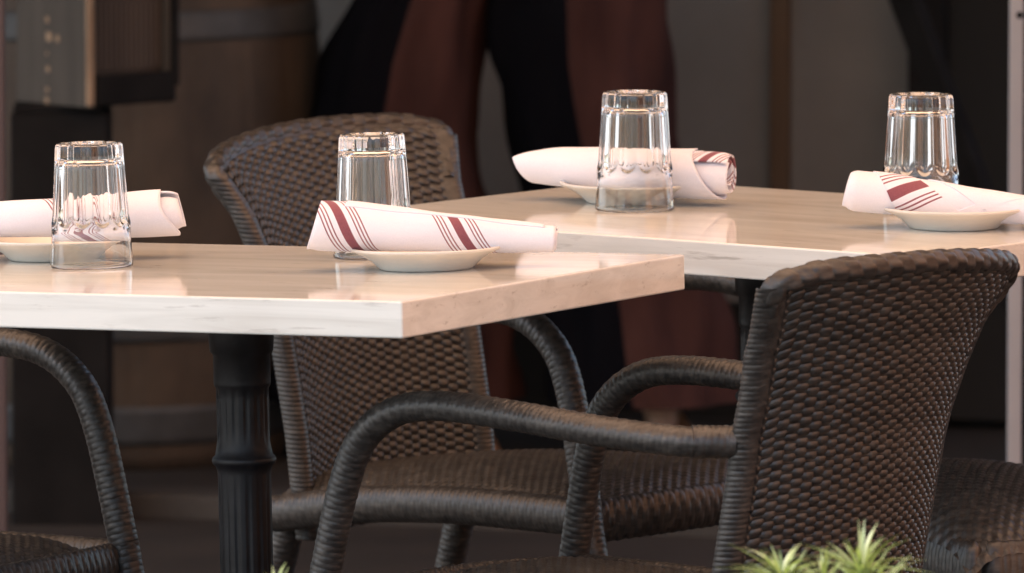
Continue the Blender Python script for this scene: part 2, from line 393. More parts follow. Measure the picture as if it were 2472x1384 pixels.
# ------------------------------------------------------------------ person standing behind the tables
def ring_loft(rings, n=40):
    """rings: list of (centre, ax, ay, rot) -> grid verts"""
    out = []
    a = np.linspace(0, 2 * np.pi, n, endpoint=False)
    for (c, ax, ay) in rings:
        out.append(np.stack([c[0] + ax * np.cos(a), c[1] + ay * np.sin(a), np.full(n, c[2])], -1))
    return np.array(out)
per = empty('person', (-.02, 13.82, .035)); tag(per, 'person standing with legs apart behind the tables in wide maroon trousers, their left sides painted as shade', 'person')
def build_person():
    me = bpy.data.meshes.new('body')
    J = [((0, 0, .95), (.13, .10)), ((0, .01, 1.12), (.12, .09)), ((0, .01, 1.32), (.15, .10)), ((0, .01, 1.45), (.10, .07)), ((0, .005, 1.52), (.052, .052)), ((0, -.01, 1.60), (.07, .08)), ((0, -.012, 1.70), (.078, .092)), ((0, 0, 1.77), (.055, .065))]
    E = [(i, i + 1) for i in range(7)]
    J.append(((0, -.108, 1.655), (.012, .012))); E.append((5, 8))
    for s in (-1, 1):
        b = len(J)
        J += [((s * .19, .01, 1.40), (.062, .062)), ((s * .25, .03, 1.12), (.046, .046)), ((s * .17, -.16, 1.16), (.032, .032)), ((s * .10, -.19, 1.20), (.022, .036))]
        E += [(3, b), (b, b + 1), (b + 1, b + 2), (b + 2, b + 3)]
        for k in range(4):
            c = len(J); J += [((s * .05, -.185, 1.235 - .02 * k), (.0095, .0095)), ((s * (.005 + .006 * abs(k - 1.5)), -.165, 1.23 - .02 * k), (.008, .008))]; E += [(b + 3, c), (c, c + 1)]
        c = len(J); J += [((s * .085, -.19, 1.245), (.010, .010)), ((s * .06, -.18, 1.27), (.009, .009))]; E += [(b + 3, c), (c, c + 1)]
        b = len(J)
        J += [((s * .085, 0, .86), (.075, .085)), ((.02 + s * .13, -.01, .48), (.055, .06)), ((.09 + s * .15, .02, .12), (.036, .038)), ((.10 + s * .155, -.05, .04), (.026, .020)), ((.11 + s * .16, -.09, .032), (.022, .012))]
        E += [(0, b), (b, b + 1), (b + 1, b + 2), (b + 2, b + 3), (b + 3, b + 4)]
    me.from_pydata([j[0] for j in J], E, []); me.update()
    o = bpy.data.objects.new('body', me); COL.objects.link(o); o.parent = per; me.materials.append(M['skin'])
    sk = o.modifiers.new('skin', 'SKIN'); sk.use_smooth_shade = True
    for i, v in enumerate(me.skin_vertices[0].data): v.radius = J[i][1]; v.use_root = (i == 0)
    ss = o.modifiers.new('subsurf', 'SUBSURF'); ss.levels = 2; ss.render_levels = 2
    # wide trousers, shade on each leg's left side painted near-black
    n = 96; zz = np.linspace(.10, .92, 60); V = []; Fc = []; mi = []
    a = np.linspace(0, 2 * np.pi, n, endpoint=False)
    specs = {-1: ([.10, .30, .50, .62, .74, .92], [-.170, -.160, -.162, -.145, -.112, -.085], [.195, .172, .128, .121, .098, .095]),
             1: ([.10, .30, .50, .62, .74, .92], [.222, .195, .140, .122, .120, .085], [.148, .142, .124, .134, .136, .105])}
    for s in (-1, 1):
        zc, xc, w = specs[s]
        X = np.interp(zz, zc, xc)[:, None]; W_ = np.interp(zz, zc, w)[:, None]
        fold = 1 + .055 * np.sin(5 * a[None] + 3 * zz[:, None] * 4 + s) + .022 * np.sin(3 * a[None] + 31 * zz[:, None] + 2 * s) + .018 * np.sin(2 * a[None] - 47 * zz[:, None]) * np.clip((.9 - zz[:, None]) / .5, 0, 1) + .025 * np.sin(11 * a[None] - 9 * zz[:, None])
        Dp = np.interp(zz, [.1, .6, .92], [.15, .115, .11])[:, None]
        P = np.stack([X + W_ * fold * np.cos(a), Dp * fold * np.sin(a) + 0 * X, zz[:, None] + 0 * X * a], -1)
        off = len(V); V += list(P.reshape(-1, 3)); g = grid_faces(len(zz), n, wrap_c=True, off=off); Fc.append(g)
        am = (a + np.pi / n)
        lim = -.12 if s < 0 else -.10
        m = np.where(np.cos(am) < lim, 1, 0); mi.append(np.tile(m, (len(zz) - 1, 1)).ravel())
    hz = np.linspace(.80, 1.02, 12); P = np.stack([(.19 - .10 * (hz[:, None] - .80)) * np.cos(a) + 0 * hz[:, None], .125 * np.sin(a) + 0 * hz[:, None], hz[:, None] + 0 * a], -1)
    off = len(V); V += list(P.reshape(-1, 3)); Fc.append(grid_faces(12, n, wrap_c=True, off=off)); mi.append(np.zeros(11 * n, int))
    tr = mesh_obj('trousers', np.array(V), np.vstack(Fc), M['maroon'], per, mats=[M['maroon'], M['maroon_shade']], midx=np.concatenate(mi))
    # shirt
    rings = [((0, .0, .98), .185, .135), ((0, .01, 1.10), .165, .125), ((0, .01, 1.28), .195, .135), ((0, .01, 1.40), .20, .12), ((0, .01, 1.455), .14, .10), ((0, .005, 1.50), .07, .07)]
    P = ring_loft(rings); mesh_obj('shirt', P.reshape(-1, 3), grid_faces(len(rings), 40, wrap_c=True), M['shirt'], per)
    for s in (-1, 1):
        X, ss_ = catmull([(s * .17, .01, 1.42), (s * .225, .02, 1.28), (s * .25, .03, 1.12)], .02); T, Nn, B = frames(X, (0, 1, 0))
        aa = np.linspace(0, 2 * np.pi, 20, endpoint=False); rr = np.linspace(.082, .066, len(X))[:, None, None]
        P = X[:, None] + rr * (np.cos(aa)[None, :, None] * Nn[:, None] + np.sin(aa)[None, :, None] * B[:, None])
        mesh_obj('sleeve', P.reshape(-1, 3), grid_faces(len(X), 20, wrap_c=True), M['shirt'], per)
    rings = [((0, .0, 1.64), .088, .094), ((0, .006, 1.70), .094, .10), ((0, .008, 1.77), .088, .098), ((0, .008, 1.82), .06, .07), ((0, .008, 1.838), .01, .012)]
    P = ring_loft(rings); P[..., 1] = np.maximum(P[..., 1], -.086 + .9 * np.maximum(0, 1.76 - P[..., 2])); mesh_obj('hair', P.reshape(-1, 3), grid_faces(len(rings), 40, wrap_c=True), M['hair'], per)
    # shoes
    for (ax, tx) in ((-.062, -.020), (.240, .300)):
        rr = []; n_ = 28
        for t in np.linspace(0, 1, 22):
            w = .046 * max(0.0, 1 - abs(2 * t - 1) ** 3.2) ** .5 * (.86 + .22 * t) + .002
            h = .088 - .046 * min(1, max(0, (t - .25) / .4)) if t < .82 else .042 * (1 - ((t - .82) / .18) ** 2) ** .5 + .006
            c = np.linspace(0, 2 * np.pi, n_, endpoint=False)
            x = ax + (tx - ax) * t; y = .085 - .275 * t
            cz = np.sin(c); hh = np.where(cz > 0, h * np.abs(cz) ** .7, 0)
            wide = w * np.sign(np.cos(c)) * np.abs(np.cos(c)) ** .6 * np.where(cz > 0, 1 - .25 * cz, 1.06)
            rr.append(np.stack([x + wide, np.full(n_, y), np.maximum(.0, hh) + .002], -1))
        P = np.array(rr); g = [tuple(f) for f in grid_faces(22, n_, wrap_c=True)] + [tuple(range(n_)), tuple(21 * n_ + i for i in range(n_ - 1, -1, -1))]
        mesh_obj('shoe', P.reshape(-1, 3), g, M['shoe'], per)
build_person()

# ------------------------------------------------------------------ tables
def align(n, yaw):
    z = Vector(n).normalized(); x = Vector((math.cos(yaw), math.sin(yaw), 0)); x = (x - z * x.dot(z)).normalized(); y = z.cross(x)
    return Matrix((x, y, z)).transposed()
def make_table(top_c, n, yaw, Lx, Ly, label):
    Rm = align(n, yaw); H = .75; th = .038
    root = empty('bistro_table'); tag(root, label, 'table', 'marble topped terrace tables')
    root.matrix_world = Matrix.Translation(Vector(top_c) - (Rm @ Vector((0, 0, H)))) @ Rm.to_4x4()
    mb = MB(); mb.box((0, 0, H - th / 2), (Lx, Ly, th)); mb.build('tabletop', M['marble'], root, bevel=.0022, seg=3)
    def flute(r, z, a):
        zone = ((z > .13) & (z < .528)) | ((z > .572) & (z < .62))
        return r * (1 - .05 * zone * np.clip(1.6 * np.cos(14 * a) - .2, 0, 1))
    prof = [(.032, .06), (.032, .11), (.0288, .118)] + [(.0284, z) for z in np.linspace(.125, .532, 14)] + [(.0288, .536), (.0305, .541), (.0335, .5435), (.0345, .547), (.0335, .5505), (.0308, .553), (.0292, .562)] + [(.0282, z) for z in np.linspace(.568, .624, 6)] + [(.0300, .627), (.0305, .630), (.0305, .66), (.034, .664), (.036, .695)]
    V, F = lathe(prof, 144, flute); mesh_obj('column', V, F, M['iron'], root)
    mb = MB()
    for k in range(4):
        Q = Matrix.Rotation(math.atan2(Ly, Lx) * (1 if k % 2 == 0 else -1) + (math.pi if k > 1 else 0), 3, 'Z')
        Lr = .16
        P = [(.02, -.014, .694), (.02, .014, .694), (.02, .014, .7115), (.02, -.014, .7115), (Lr, -.011, .704), (Lr, .011, .704), (Lr, .011, .7115), (Lr, -.011, .7115)]
        mb.add([Q @ Vector(p) for p in P], [(0, 3, 2, 1), (4, 5, 6, 7), (0, 1, 5, 4), (1, 2, 6, 5), (2, 3, 7, 6), (3, 0, 4, 7)])
    mb.build('top_bracket', M['iron'], root, bevel=.002)
    mb = MB()
    for k in range(4):
        Q = Matrix.Rotation(math.pi / 4 + k * math.pi / 2, 3, 'Z')
        P = [(.0, -.03, .02), (.0, .03, .02), (.0, .03, .09), (.0, -.03, .09), (.27, -.018, .004), (.27, .018, .004), (.27, .018, .028), (.27, -.018, .028)]
        mb.add([Q @ Vector(p) for p in P], [(0, 3, 2, 1), (4, 5, 6, 7), (0, 1, 5, 4), (1, 2, 6, 5), (2, 3, 7, 6), (3, 0, 4, 7)])
    mb.build('base', M['iron'], root, bevel=.006)
    return root, Rm, Vector(top_c)

N1 = Vector((math.tan(R(-1.25)), math.tan(R(1.0)), 1.0)).normalized()
Y1 = R(-29.4); f1 = Vector((math.cos(Y1), math.sin(Y1), 0)); l1 = Vector((-f1.y, f1.x, 0))
C1 = pz(970, 728, .75); LX1, LY1 = .75, .605
R1 = align(N1, Y1)
T1c = C1 + R1 @ Vector((-LX1 / 2, LY1 / 2, 0))
T1 = make_table(T1c, N1, Y1, LX1, LY1, 'nearer marble topped table on a black fluted iron column')
Y2 = R(-37.2); LX2, LY2 = .805, .576
T2c = (pz(2230, 622, .75) + pz(1504, 430, .75)) / 2
T2 = make_table(T2c, (0, 0, 1), Y2, LX2, LY2, 'farther marble topped table behind the wicker chair with the orange lit rim')
def on1(x, y):
    d = px(x, y, 1.0) - Vector((0, 0, CAM_H)); t = (C1 - Vector((0, 0, CAM_H))).dot(N1) / d.dot(N1); return Vector((0, 0, CAM_H)) + d * t
def on2(x, y): return pz(x, y, .75)
def pose(o, p, n, yaw=0.0):
    o.matrix_world = Matrix.Translation(p) @ align(n, yaw).to_4x4()

# ------------------------------------------------------------------ tumblers (upside down), plates
GH = .133
def tumbler_mesh():
    n = 240; NF = 12
    def rout(z): return .0447 + (.0362 - .0447) * z / GH
    def fl(r, z, a):
        k = (a % (2 * np.pi / NF)) - np.pi / NF
        poly = np.cos(np.pi / NF) / np.cos(k)                     # flat panels
        zs = .0435 + .010 * np.abs(k / (np.pi / NF)) ** 2           # panels end in arches at the shoulder
        w = np.clip((z - zs) / .004, 0, 1); w = w * w * (3 - 2 * w)
        sh = .0011 * np.exp(-((z - .045) / .006) ** 2)
        return r * (1 + (poly - 1) * w * 1.0 - .045 * w * (.5 + .5 * np.cos(2 * np.pi * k / (2 * np.pi / NF)))) + sh
    zo = np.r_[np.linspace(.0012, .036, 10), np.linspace(.038, .062, 22), np.linspace(.066, GH - .004, 18)]
    prof = [(rout(0) - .0016, .0), (rout(0) - .0005, .0004)] + [(rout(z), z) for z in zo] + [(rout(GH) - .0002, GH - .0022), (rout(GH) - .0012, GH - .0006), (rout(GH) - .003, GH), (.026, GH), (.022, GH - .0025), (.0004, GH - .0028)]
    Vo, Fo = lathe(prof, n, fl)
    zc = .1160
    def rin(z): return rout(z) - .0024 - .0022 * min(1, max(0, (z - .03) / .03))
    prof_i = [(rout(0) - .0016, 0.0), (rin(0) - .0, .0006)] + [(rin(z), z) for z in np.linspace(.003, zc - .007, 30)] + [(rin(zc) - .0006, zc - .0042), (rin(zc) - .0022, zc - .0016), (rin(zc) - .005, zc - .0002), (rin(zc) - .010, zc + .0006), (.0004, zc - .0006)]
    Vi, Fi = lathe(prof_i, n, lambda r, z, a: r - .0003 * np.cos(NF * a + np.pi) * np.clip((z - .048) / .01, 0, 1) * (r > .02))
    Fi = [tuple(reversed(f)) for f in Fi]; off = len(Vo)
    V = np.vstack([Vo, Vi]); F = list(Fo) + [tuple(i + off for i in f) for f in Fi]
    # close the two centre holes and the lip
    k1 = (len(prof) - 1) * n; F.append(tuple(k1 + i for i in range(n)))
    k2 = off + (len(prof_i) - 1) * n; F.append(tuple(k2 + i for i in range(n - 1, -1, -1)))
    for i in range(n):
        j = (i + 1) % n; F.append((j, i, off + i, off + j))
    return V, F
gV, gF = tumbler_mesh()
g0 = mesh_obj('drinking_glass', gV, gF, M['glass'])
import bmesh as _bm
_b = _bm.new(); _b.from_mesh(g0.data); _bm.ops.remove_doubles(_b, verts=_b.verts, dist=1e-6); _bm.ops.recalc_face_normals(_b, faces=_b.faces); _b.to_mesh(g0.data); _b.free()
g0.data.polygons.foreach_set('use_smooth', np.ones(len(g0.data.polygons), dtype=bool))
glasses = [(on1(222, 645), N1, .1, 'upside down tumbler in front of the cut off napkin on the nearer table'),
           (on1(904, 622), N1, .25, 'upside down tumbler behind the napkin with two bold stripe sets on the nearer table'),
           (on2(1532, 507), (0, 0, 1), .05, 'upside down tumbler in front of the plain white napkin on the farther table'),
           (on2(2222, 514), (0, 0, 1), .33, 'upside down tumbler behind the right hand napkin on the farther table')]
for i, (p, n, a, lb) in enumerate(glasses):
    o = g0 if i == 0 else g0.copy()
    if i: COL.objects.link(o)
    pose(o, p + Vector((0, 0, .0006)), n, a); tag(o, lb, 'glass', 'upside down tumblers')

def plate_mesh():
    pr = [(.0, .0035), (.040, .0035), (.044, .0), (.049, .0), (.051, .002), (.058, .0085), (.068, .0150), (.0785, .0198), (.0805, .0212), (.0808, .0226), (.0795, .0236), (.076, .0232), (.064, .0165), (.055, .0105), (.048, .0072), (.0, .0068)]
    P = np.array(pr); 
    return lathe(P, 128)
pV, pF = plate_mesh(); p0 = mesh_obj('bread_plate', pV, pF, M['china'])
plates = [(on1(133, 626), N1, 'cream side plate behind the tumbler at the left end of the nearer table'),
          (on1(1030, 649), N1, 'cream side plate under the boldly striped napkin by the corner of the nearer table'),
          (on2(1522, 489), (0, 0, 1), 'cream side plate under the plain white napkin on the farther table'),
          (on2(2303, 550), (0, 0, 1), 'cream side plate under the right hand napkin on the farther table')]
for i, (p, n, lb) in enumerate(plates):
    o = p0 if i == 0 else p0.copy()
    if i: COL.objects.link(o)
    pose(o, p + Vector((0, 0, .0004)), n); tag(o, lb, 'plate', 'cream side plates')

# ------------------------------------------------------------------ rolled napkins
def napkin(name_label, A, B, rA, rB, wraps, squash=.94):
    """A, B: centres of the two ends. wraps: sheets, each a dict with r (radius offset), a0,a1 (angles, degrees; 90 = up, 0 = facing viewer),
       s0,s1: functions angle-> start/end along the roll in metres, q: function (s, arc) -> distance across the stripe set."""
    ax = (B - A); Ln = ax.length; e = ax.normalized(); up = Vector((0, 0, 1)); nrm = e.cross(up).normalized()    # nrm faces the viewer for rolls running to the right
    up = nrm.cross(e).normalized()
    V = []; Fc = []; UV = []
    e_, u_, n_ = np.array(e), np.array(up), np.array(nrm); A_ = np.array(A)
    for w in wraps:
        na = max(12, int(abs(w['a1'] - w['a0']) / 5)); ns = 70
        ang = np.radians(np.linspace(w['a0'], w['a1'], na)); tt = np.linspace(0, 1, ns)
        s0 = np.array([w['s0'](np.degrees(x)) for x in ang]); s1 = np.array([w['s1'](np.degrees(x)) for x in ang])
        S = s0[:, None] + (s1 - s0)[:, None] * tt[None]
        rr = rA + (rB - rA) * np.clip(S / Ln, -.1, 1.2)
        k = np.linspace(0, 1, na)[:, None]
        off = w['r'] + w.get('dr', 0) * k
        rad = rr + off + w.get('puff', 0) * np.sin(np.pi * np.clip(S / Ln, 0, 1)) 
        rad = rad * (1 + .030 * np.sin(3 * ang[:, None] + 9 * S / Ln + w.get('ph', 0)) + .020 * np.sin(2 * ang[:, None] - 13 * S / Ln + 1.3) + .012 * np.sin(27 * S / Ln + 2 * ang[:, None]))
        if 'flare' in w: rad = rad + w['flare'](S / Ln, np.degrees(ang)[:, None])
        c, s_ = np.cos(ang)[:, None], np.sin(ang)[:, None]
        sq = squash
        P = A_ + S[..., None] * e_ + (rad * s_ * sq)[..., None] * u_ + (rad * c)[..., None] * n_
        arc = ang[:, None] * .5 * (rA + rB) + 0 * S
        q = w['q'](S, arc) if w.get('q') else np.full_like(S, .5)
        base = len(V); V += list(P.reshape(-1, 3)); UV += list(np.stack([q, S], -1).reshape(-1, 2)); Fc.append(grid_faces(na, ns, off=base))
    o = mesh_obj('napkin_roll', np.array(V), np.vstack(Fc), M['napkin'], uv=np.array(UV))
    so = o.modifiers.new('solidify', 'SOLIDIFY'); so.thickness = .0016; so.offset = 0
    tag(o, name_label, 'napkin', 'rolled napkins')
    return o
def helix(s_top, slope):      # stripe centre passes s_top at the top (90 deg) and moves by slope*arc down the viewer's side
    return lambda S, arc, s_top=s_top, slope=slope: (S - s_top + slope * (arc - math.pi / 2 * .022))
def multi(*fs):
    def g(S, arc):
        Q = np.stack([f(S, arc) for f in fs]); return np.abs(Q).min(0)
    return g
k_ = lambda v: (lambda a: v)
up1 = Vector((0, 0, .0236))
# near table, by the corner
Yp = on1(1030, 649).y - .004
A, B = px(749, 542, Yp), px(1340, 579, Yp)
napkin('white napkin with two bold red stripe sets on the nearer table', A, B, .0292, .0143, [
    dict(r=0, a0=-200, a1=160, s0=lambda a: .004 + .006 * math.sin(math.radians(a)) , s1=k_((B - A).length), q=multi(helix(.016, .62), helix(.143, .55)), flare=lambda t, a: -.0025 * np.exp(-(t / .03) ** 2)),
    dict(r=-.0016, a0=100, a1=560, dr=-.004, s0=k_(.010), s1=k_((B - A).length + .002)),
    dict(r=.0010, a0=60, a1=150, s0=lambda a: .035 + (a - 60) * .0001, s1=k_((B - A).length - .012)),
])
# near table, left
Yp = on1(133, 626).y - .012
A, B = px(-230, 540, Yp), px(448, 513, Yp); L1 = (B - A).length
napkin('white napkin roll behind the leftmost tumbler, cut off by the photo edge', A, B, .0155, .0278, [
    dict(r=0, a0=-230, a1=100, s0=k_(0), s1=lambda a: L1 - .026 + .020 * max(0, math.cos(math.radians(a + 60))) ** 2, q=helix(.170, .55)),
    dict(r=-.0018, a0=80, a1=440, dr=-.006, s0=k_(.01), s1=lambda a: L1 - .004 - .004 * math.sin(math.radians(a)), flare=lambda t, a: -.0065 * np.exp(-((1 - t) / .035) ** 2)),
    dict(r=-.009, a0=60, a1=400, dr=-.008, s0=k_(.05), s1=k_(L1 - .008), flare=lambda t, a: -.0085 * np.exp(-((1 - t) / .04) ** 2)),
])
# far table, plain
pp = on2(1522, 489)
A, B = px(1262, 399, pp.y + .045), px(1772, 424, pp.y - .055); L3 = (B - A).length
napkin('plain white napkin with a pointed end and striped inner fold on the farther table', A, B, .0195, .0305, [
    dict(r=0, a0=-235, a1=105, s0=lambda a: -.006 + (.040 * min(1.2, (a - 32) / 58) if a > 32 else .018 * min(1.2, (32 - a) / 100)), s1=lambda a: L3 - .030 + .018 * math.sin(math.radians(-a)), puff=.0015),
    dict(r=-.002, a0=40, a1=420, dr=-.006, s0=k_(.03), s1=lambda a: L3 - .004 + .003 * math.cos(math.radians(a)), q=helix(L3 - .0215, -.55), flare=lambda t, a: -.004 * np.exp(-((1 - t) / .04) ** 2)),
    dict(r=-.010, a0=60, a1=330, dr=-.010, s0=k_(.06), s1=k_(L3 - .007), q=helix(L3 - .004, .4)),
])
# far table, right
pp = on2(2303, 550)
A, B = px(2040, 457, pp.y), px(2610, 523, pp.y - .03); L4 = (B - A).length
napkin('white napkin with one slanting patch of red stripes on the farther table', A, B, .0245, .0120, [
    dict(r=0, a0=-230, a1=130, s0=lambda a: .002 + .003 * math.sin(math.radians(a)), s1=k_(L4), flare=lambda t, a: -.006 * np.exp(-(t / .025) ** 2)),
    dict(r=-.0016, a0=100, a1=500, dr=-.006, s0=k_(.012), s1=k_(L4 + .002)),
    dict(r=.0012, a0=-75, a1=100, s0=lambda a: .033 + (80 - a) * .00022, s1=lambda a: .088 + (60 - a) * .00048, q=lambda S, arc: (S - .062) * .45 - (arc - .006) * .85),
    dict(r=.0014, a0=-80, a1=110, s0=lambda a: .100 + (90 - a) * .00055, s1=lambda a: .175 + (a - 20) * .0006),
    dict(r=.0010, a0=-80, a1=110, s0=lambda a: .196 - (90 - a) * .0006, s1=k_(L4 - .01), q=helix(.215, .5)),
])

# ------------------------------------------------------------------ wicker armchairs
def weave(u, v, pv=.0080, pu=.023, amp=.0026, brick=1.0):
    row = np.floor(v / pv); fv = v / pv - row
    prof = (1 - np.abs(2 * fv - 1) ** 4.5)
    cq = np.cos(np.pi * u / pu + np.pi * row)
    over = np.sign(cq) * np.abs(cq) ** .6 * .5 + .5
    jit = .9 + .2 * np.modf(np.abs(np.sin(row * 12.9898 + np.floor(u / pu) * 78.233)) * 437.5)[0]
    return amp * jit * ((1 - brick) * .75 * prof + brick * (.10 + .90 * over) * (.40 + .60 * prof))

def wick_tube(pts, rx, rz, ref, step=.0012, pv=.0064, amp=.0013, n=28, brick=.5, r_end=None):
    X, s = catmull(pts, step); T, Nn, B = frames(X, ref)
    a = np.linspace(0, 2 * np.pi, n, endpoint=False)
    v = s[:, None] + .25 * pv * np.sin(a)[None] ; u = a[None] * .018 + 0 * v
    h = weave(u, v, pv=pv, pu=.0113, amp=amp, brick=brick)
    sc = np.ones(len(s)) if r_end is None else np.linspace(1, r_end, len(s))
    P = X[:, None] + (rx * sc[:, None] + h)[..., None] * np.cos(a)[None, :, None] * Nn[:, None] + (rz * sc[:, None] + h)[..., None] * np.sin(a)[None, :, None] * B[:, None]
    V = P.reshape(-1, 3); F = [tuple(f) for f in grid_faces(len(s), n, wrap_c=True)] + [tuple(range(n)), tuple((len(s) - 1) * n + i for i in range(n - 1, -1, -1))]
    return V, F

CS = dict(xb=.150, wp=.215, zf=.622, xa=-.285, wa=.215, zr=.612, xp0=.352, wp0=.240)
def ribbons(f, u0, u1, v0, v1, pv, pu, wid, amp, du=.0024):
    """real woven straps: f(u, v) -> points and outward normals; each strap runs over and under every second stake"""
    V = []; Fc = []; off = 0
    nr = int((v1 - v0) / pv); nu = int((u1 - u0) / du)
    u = np.linspace(u0, u1, nu)
    prof = [(-1, -.45), (-.78, .72), (0, 1.0), (.78, .72), (1, -.45)]
    for r in range(nr + 1):
        v = v0 + r * pv; ph = np.cos(np.pi * u / pu + np.pi * r)
        o = amp * np.sign(ph) * np.abs(ph) ** .40 * rng.uniform(.85, 1.15)
        w = wid * .5 * (1 + .10 * ph) * rng.uniform(.94, 1.06); dv = rng.normal(0, pv * .05)
        P = []
        for (a, h) in prof:
            X, n = f(u, v + dv + a * w); P.append(X + n * (o + .0011 * h)[:, None])
        P = np.stack(P, 1); V.append(P.reshape(-1, 3)); Fc.append(grid_faces(nu, 5, off=off)); off += nu * 5
    return np.vstack(V), np.vstack(Fc)

BZ0, BZT = .325, .782
def back_surface(S, t, O, EX=0.0, h=.0105):
    """point on the backrest body: S across (-1..1), t up (0..1), O -1 rear .. +1 front"""
    ztop = BZT - .006 + .014 * (1 - S ** 2) - .016 * np.clip((np.abs(S) - .74) / .26, 0, 1) ** 2.2 + .012 * S
    Z = BZ0 + (ztop - BZ0) * t
    xc = np.interp(Z, [.325, .45, .61, .70, .77, .82], [-.240, -.256, -.287, -.316, -.352, -.382])
    w = np.interp(Z, [.325, .45, .58, .66, .72, .77, .80], [.180, .181, .183, .193, .209, .233, .242]) - .012
    tx = .10 * S; L = np.hypot(tx, w); nx, ny = w / L, -tx / L
    X = xc + .050 * S ** 2 - .02 + nx * O * h + (tx / L) * EX * h
    Y = w * S + ny * O * h + (w / L) * EX * h
    return np.stack([X, Y, Z + 0 * X], -1)
def backrest_mesh():
    ns, ne, nt = 70, 11, 380
    sb = np.linspace(-1, 1, ns); ea = np.linspace(0, np.pi, ne + 2)[1:-1]
    S = np.r_[sb, np.ones(ne), sb[::-1], -np.ones(ne)]
    O = np.r_[-np.ones(ns), -np.cos(ea), np.ones(ns), np.cos(ea)]
    EX = np.r_[np.zeros(ns), np.sin(ea), np.zeros(ns), -np.sin(ea)]
    Sg, tg = np.meshgrid(S, np.linspace(0, 1, nt)); Og = np.tile(O, (nt, 1)); Eg = np.tile(EX, (nt, 1))
    P = back_surface(Sg, tg, Og, Eg); C = back_surface(Sg, tg, 0 * Og)
    n = P - C; n /= np.linalg.norm(n, axis=-1, keepdims=True)
    edge = np.clip((np.abs(Sg) - .93) / .02, 0, 1)
    fv = np.modf(P[..., 2] / .0056 + .12 * Og)[0]
    h = edge * (.0022 + .0013 * (1 - np.abs(2 * fv - 1) ** 5)) + (1 - edge) * -.0012
    P = P + n * h[..., None]
    V = [P.reshape(-1, 3)]; Fc = [grid_faces(nt, len(S), wrap_c=True)]; off = len(V[0])
    for side in (-1, 1):
        def f(u, v, side=side):
            S_ = u / .205; t = np.clip((v - BZ0) / (BZT - BZ0), 0, 1) + 0 * u
            X = back_surface(S_, t, side + 0 * u); n_ = X - back_surface(S_, t, 0 * u)
            return X, n_ / np.linalg.norm(n_, axis=-1, keepdims=True)
        v, fc = ribbons(f, -.192, .192, BZ0 + .004, BZT - .010, .0052, .0140, .0076, .0019)
        V.append(v); Fc.append(fc + off); off += len(v)
    return np.vstack(V), np.vstack(Fc)
def rim_mesh():
    S = np.linspace(-1.0, 1.0, 17); P = back_surface(S * .985, np.ones(17), 0 * S); P[:, 2] -= .004
    A_ = back_surface(np.array([-1.0]), np.array([.88]), np.array([0.0]))[0] + np.array([0, .006, 0]); B_ = back_surface(np.array([1.0]), np.array([.88]), np.array([0.0]))[0] + np.array([0, -.006, 0])
    return wick_tube(np.vstack([A_, P, B_]), .0112, .0105, (1, 0, 0), pv=.0180, amp=.0022, n=32, brick=.8, step=.0014)
def seat_mesh():
    nx, ny = 340, 150
    x = np.linspace(-.245, .262, nx)[:, None]; y = np.linspace(-1, 1, ny)[None]
    xr = (x + .245) / .507
    hw = .188 + .030 * xr
    zc = .388 + .034 * xr
    Z = zc + .022 * (1 - y ** 2) * np.sin(np.pi * np.clip(xr * .85 + .15, 0, 1)) - .030 * np.abs(y) ** 7 - .034 * np.clip((xr - .80) / .20, 0, 1) ** 2.4
    X = x + .018 * (1 - y ** 2) * xr; Y = hw * y
    P = np.stack([X + 0 * Y, Y, Z], -1); n = grid_normals(P)
    n *= np.sign(n[..., 2].mean())
    h = weave(X + 0 * Y, Y, pv=.0088, pu=.0065, amp=.0026)
    P = P + n * h[..., None]
    return P.reshape(-1, 3), grid_faces(nx, ny)

def make_chair():
    root = empty('wicker_armchair')
    V, F = backrest_mesh(); mesh_obj('backrest', V, F, M['wicker'], root)
    V, F = rim_mesh(); mesh_obj('top_rim', V, F, M['wicker'], root)
    V, F = seat_mesh(); mesh_obj('seat', V, F, M['wicker'], root)
    V, F = wick_tube([(.250, -.205, .386), (.275, -.10, .390), (.282, 0, .391), (.275, .10, .390), (.250, .205, .386)], .010, .024, (1, 0, 0), pv=.0080, amp=.0022, brick=.8)
    mesh_obj('front_rail', V, F, M['wicker'], root)
    for s in (-1, 1):
        V, F = wick_tube([(-.235, s * .196, .356), (-.10, s * .203, .378), (.05, s * .212, .390), (.245, s * .218, .392)], .017, .021, (0, 1, 0))
        mesh_obj('side_rail', V, F, M['wicker'], root)
        wp, wa = CS['wp'], CS['wa']
        V, F = wick_tube([(-.248, s * (wa - .040), .606), (-.20, s * (wa - .006), .607), (-.10, s * (wp + .008), .613), (.0, s * (wp + .006), .620), (.10, s * wp, .623), (.160, s * wp, .613), (.203, s * wp, .582), (.226, s * (wp + .001), .535), (.242, s * (wp + .004), .47), (.259, s * (wp + .008), .39)], .0178, .0150, (0, 1, 0))
        arm = mesh_obj('armrest', V, F, M['wicker'], root)
        V, F = wick_tube([(-.246, s * (wa - .040), .606), (-.230, s * (wa - .028), .6062), (-.212, s * (wa - .012), .6066)], .0188, .0160, (0, 1, 0), pv=.0068, amp=.0016, brick=.1)
        mesh_obj('binding', V, F, M['wicker'], arm)
        V, F = wick_tube([(.2552, s * (wp + .0072), .412), (.2592, s * (wp + .008), .389), (.290, s * (wp + .014), .26), (.352, s * .240, .003)], .0174, .0147, (0, 1, 0), r_end=.82)
        mesh_obj('leg', V, F, M['wicker'], root)
        V, F = wick_tube([(-.240, s * .160, .35), (-.285, s * .166, .20), (-.35, s * .18, .003)], .019, .0175, (0, 1, 0), r_end=.82)
        mesh_obj('leg', V, F, M['wicker'], root)
    return root
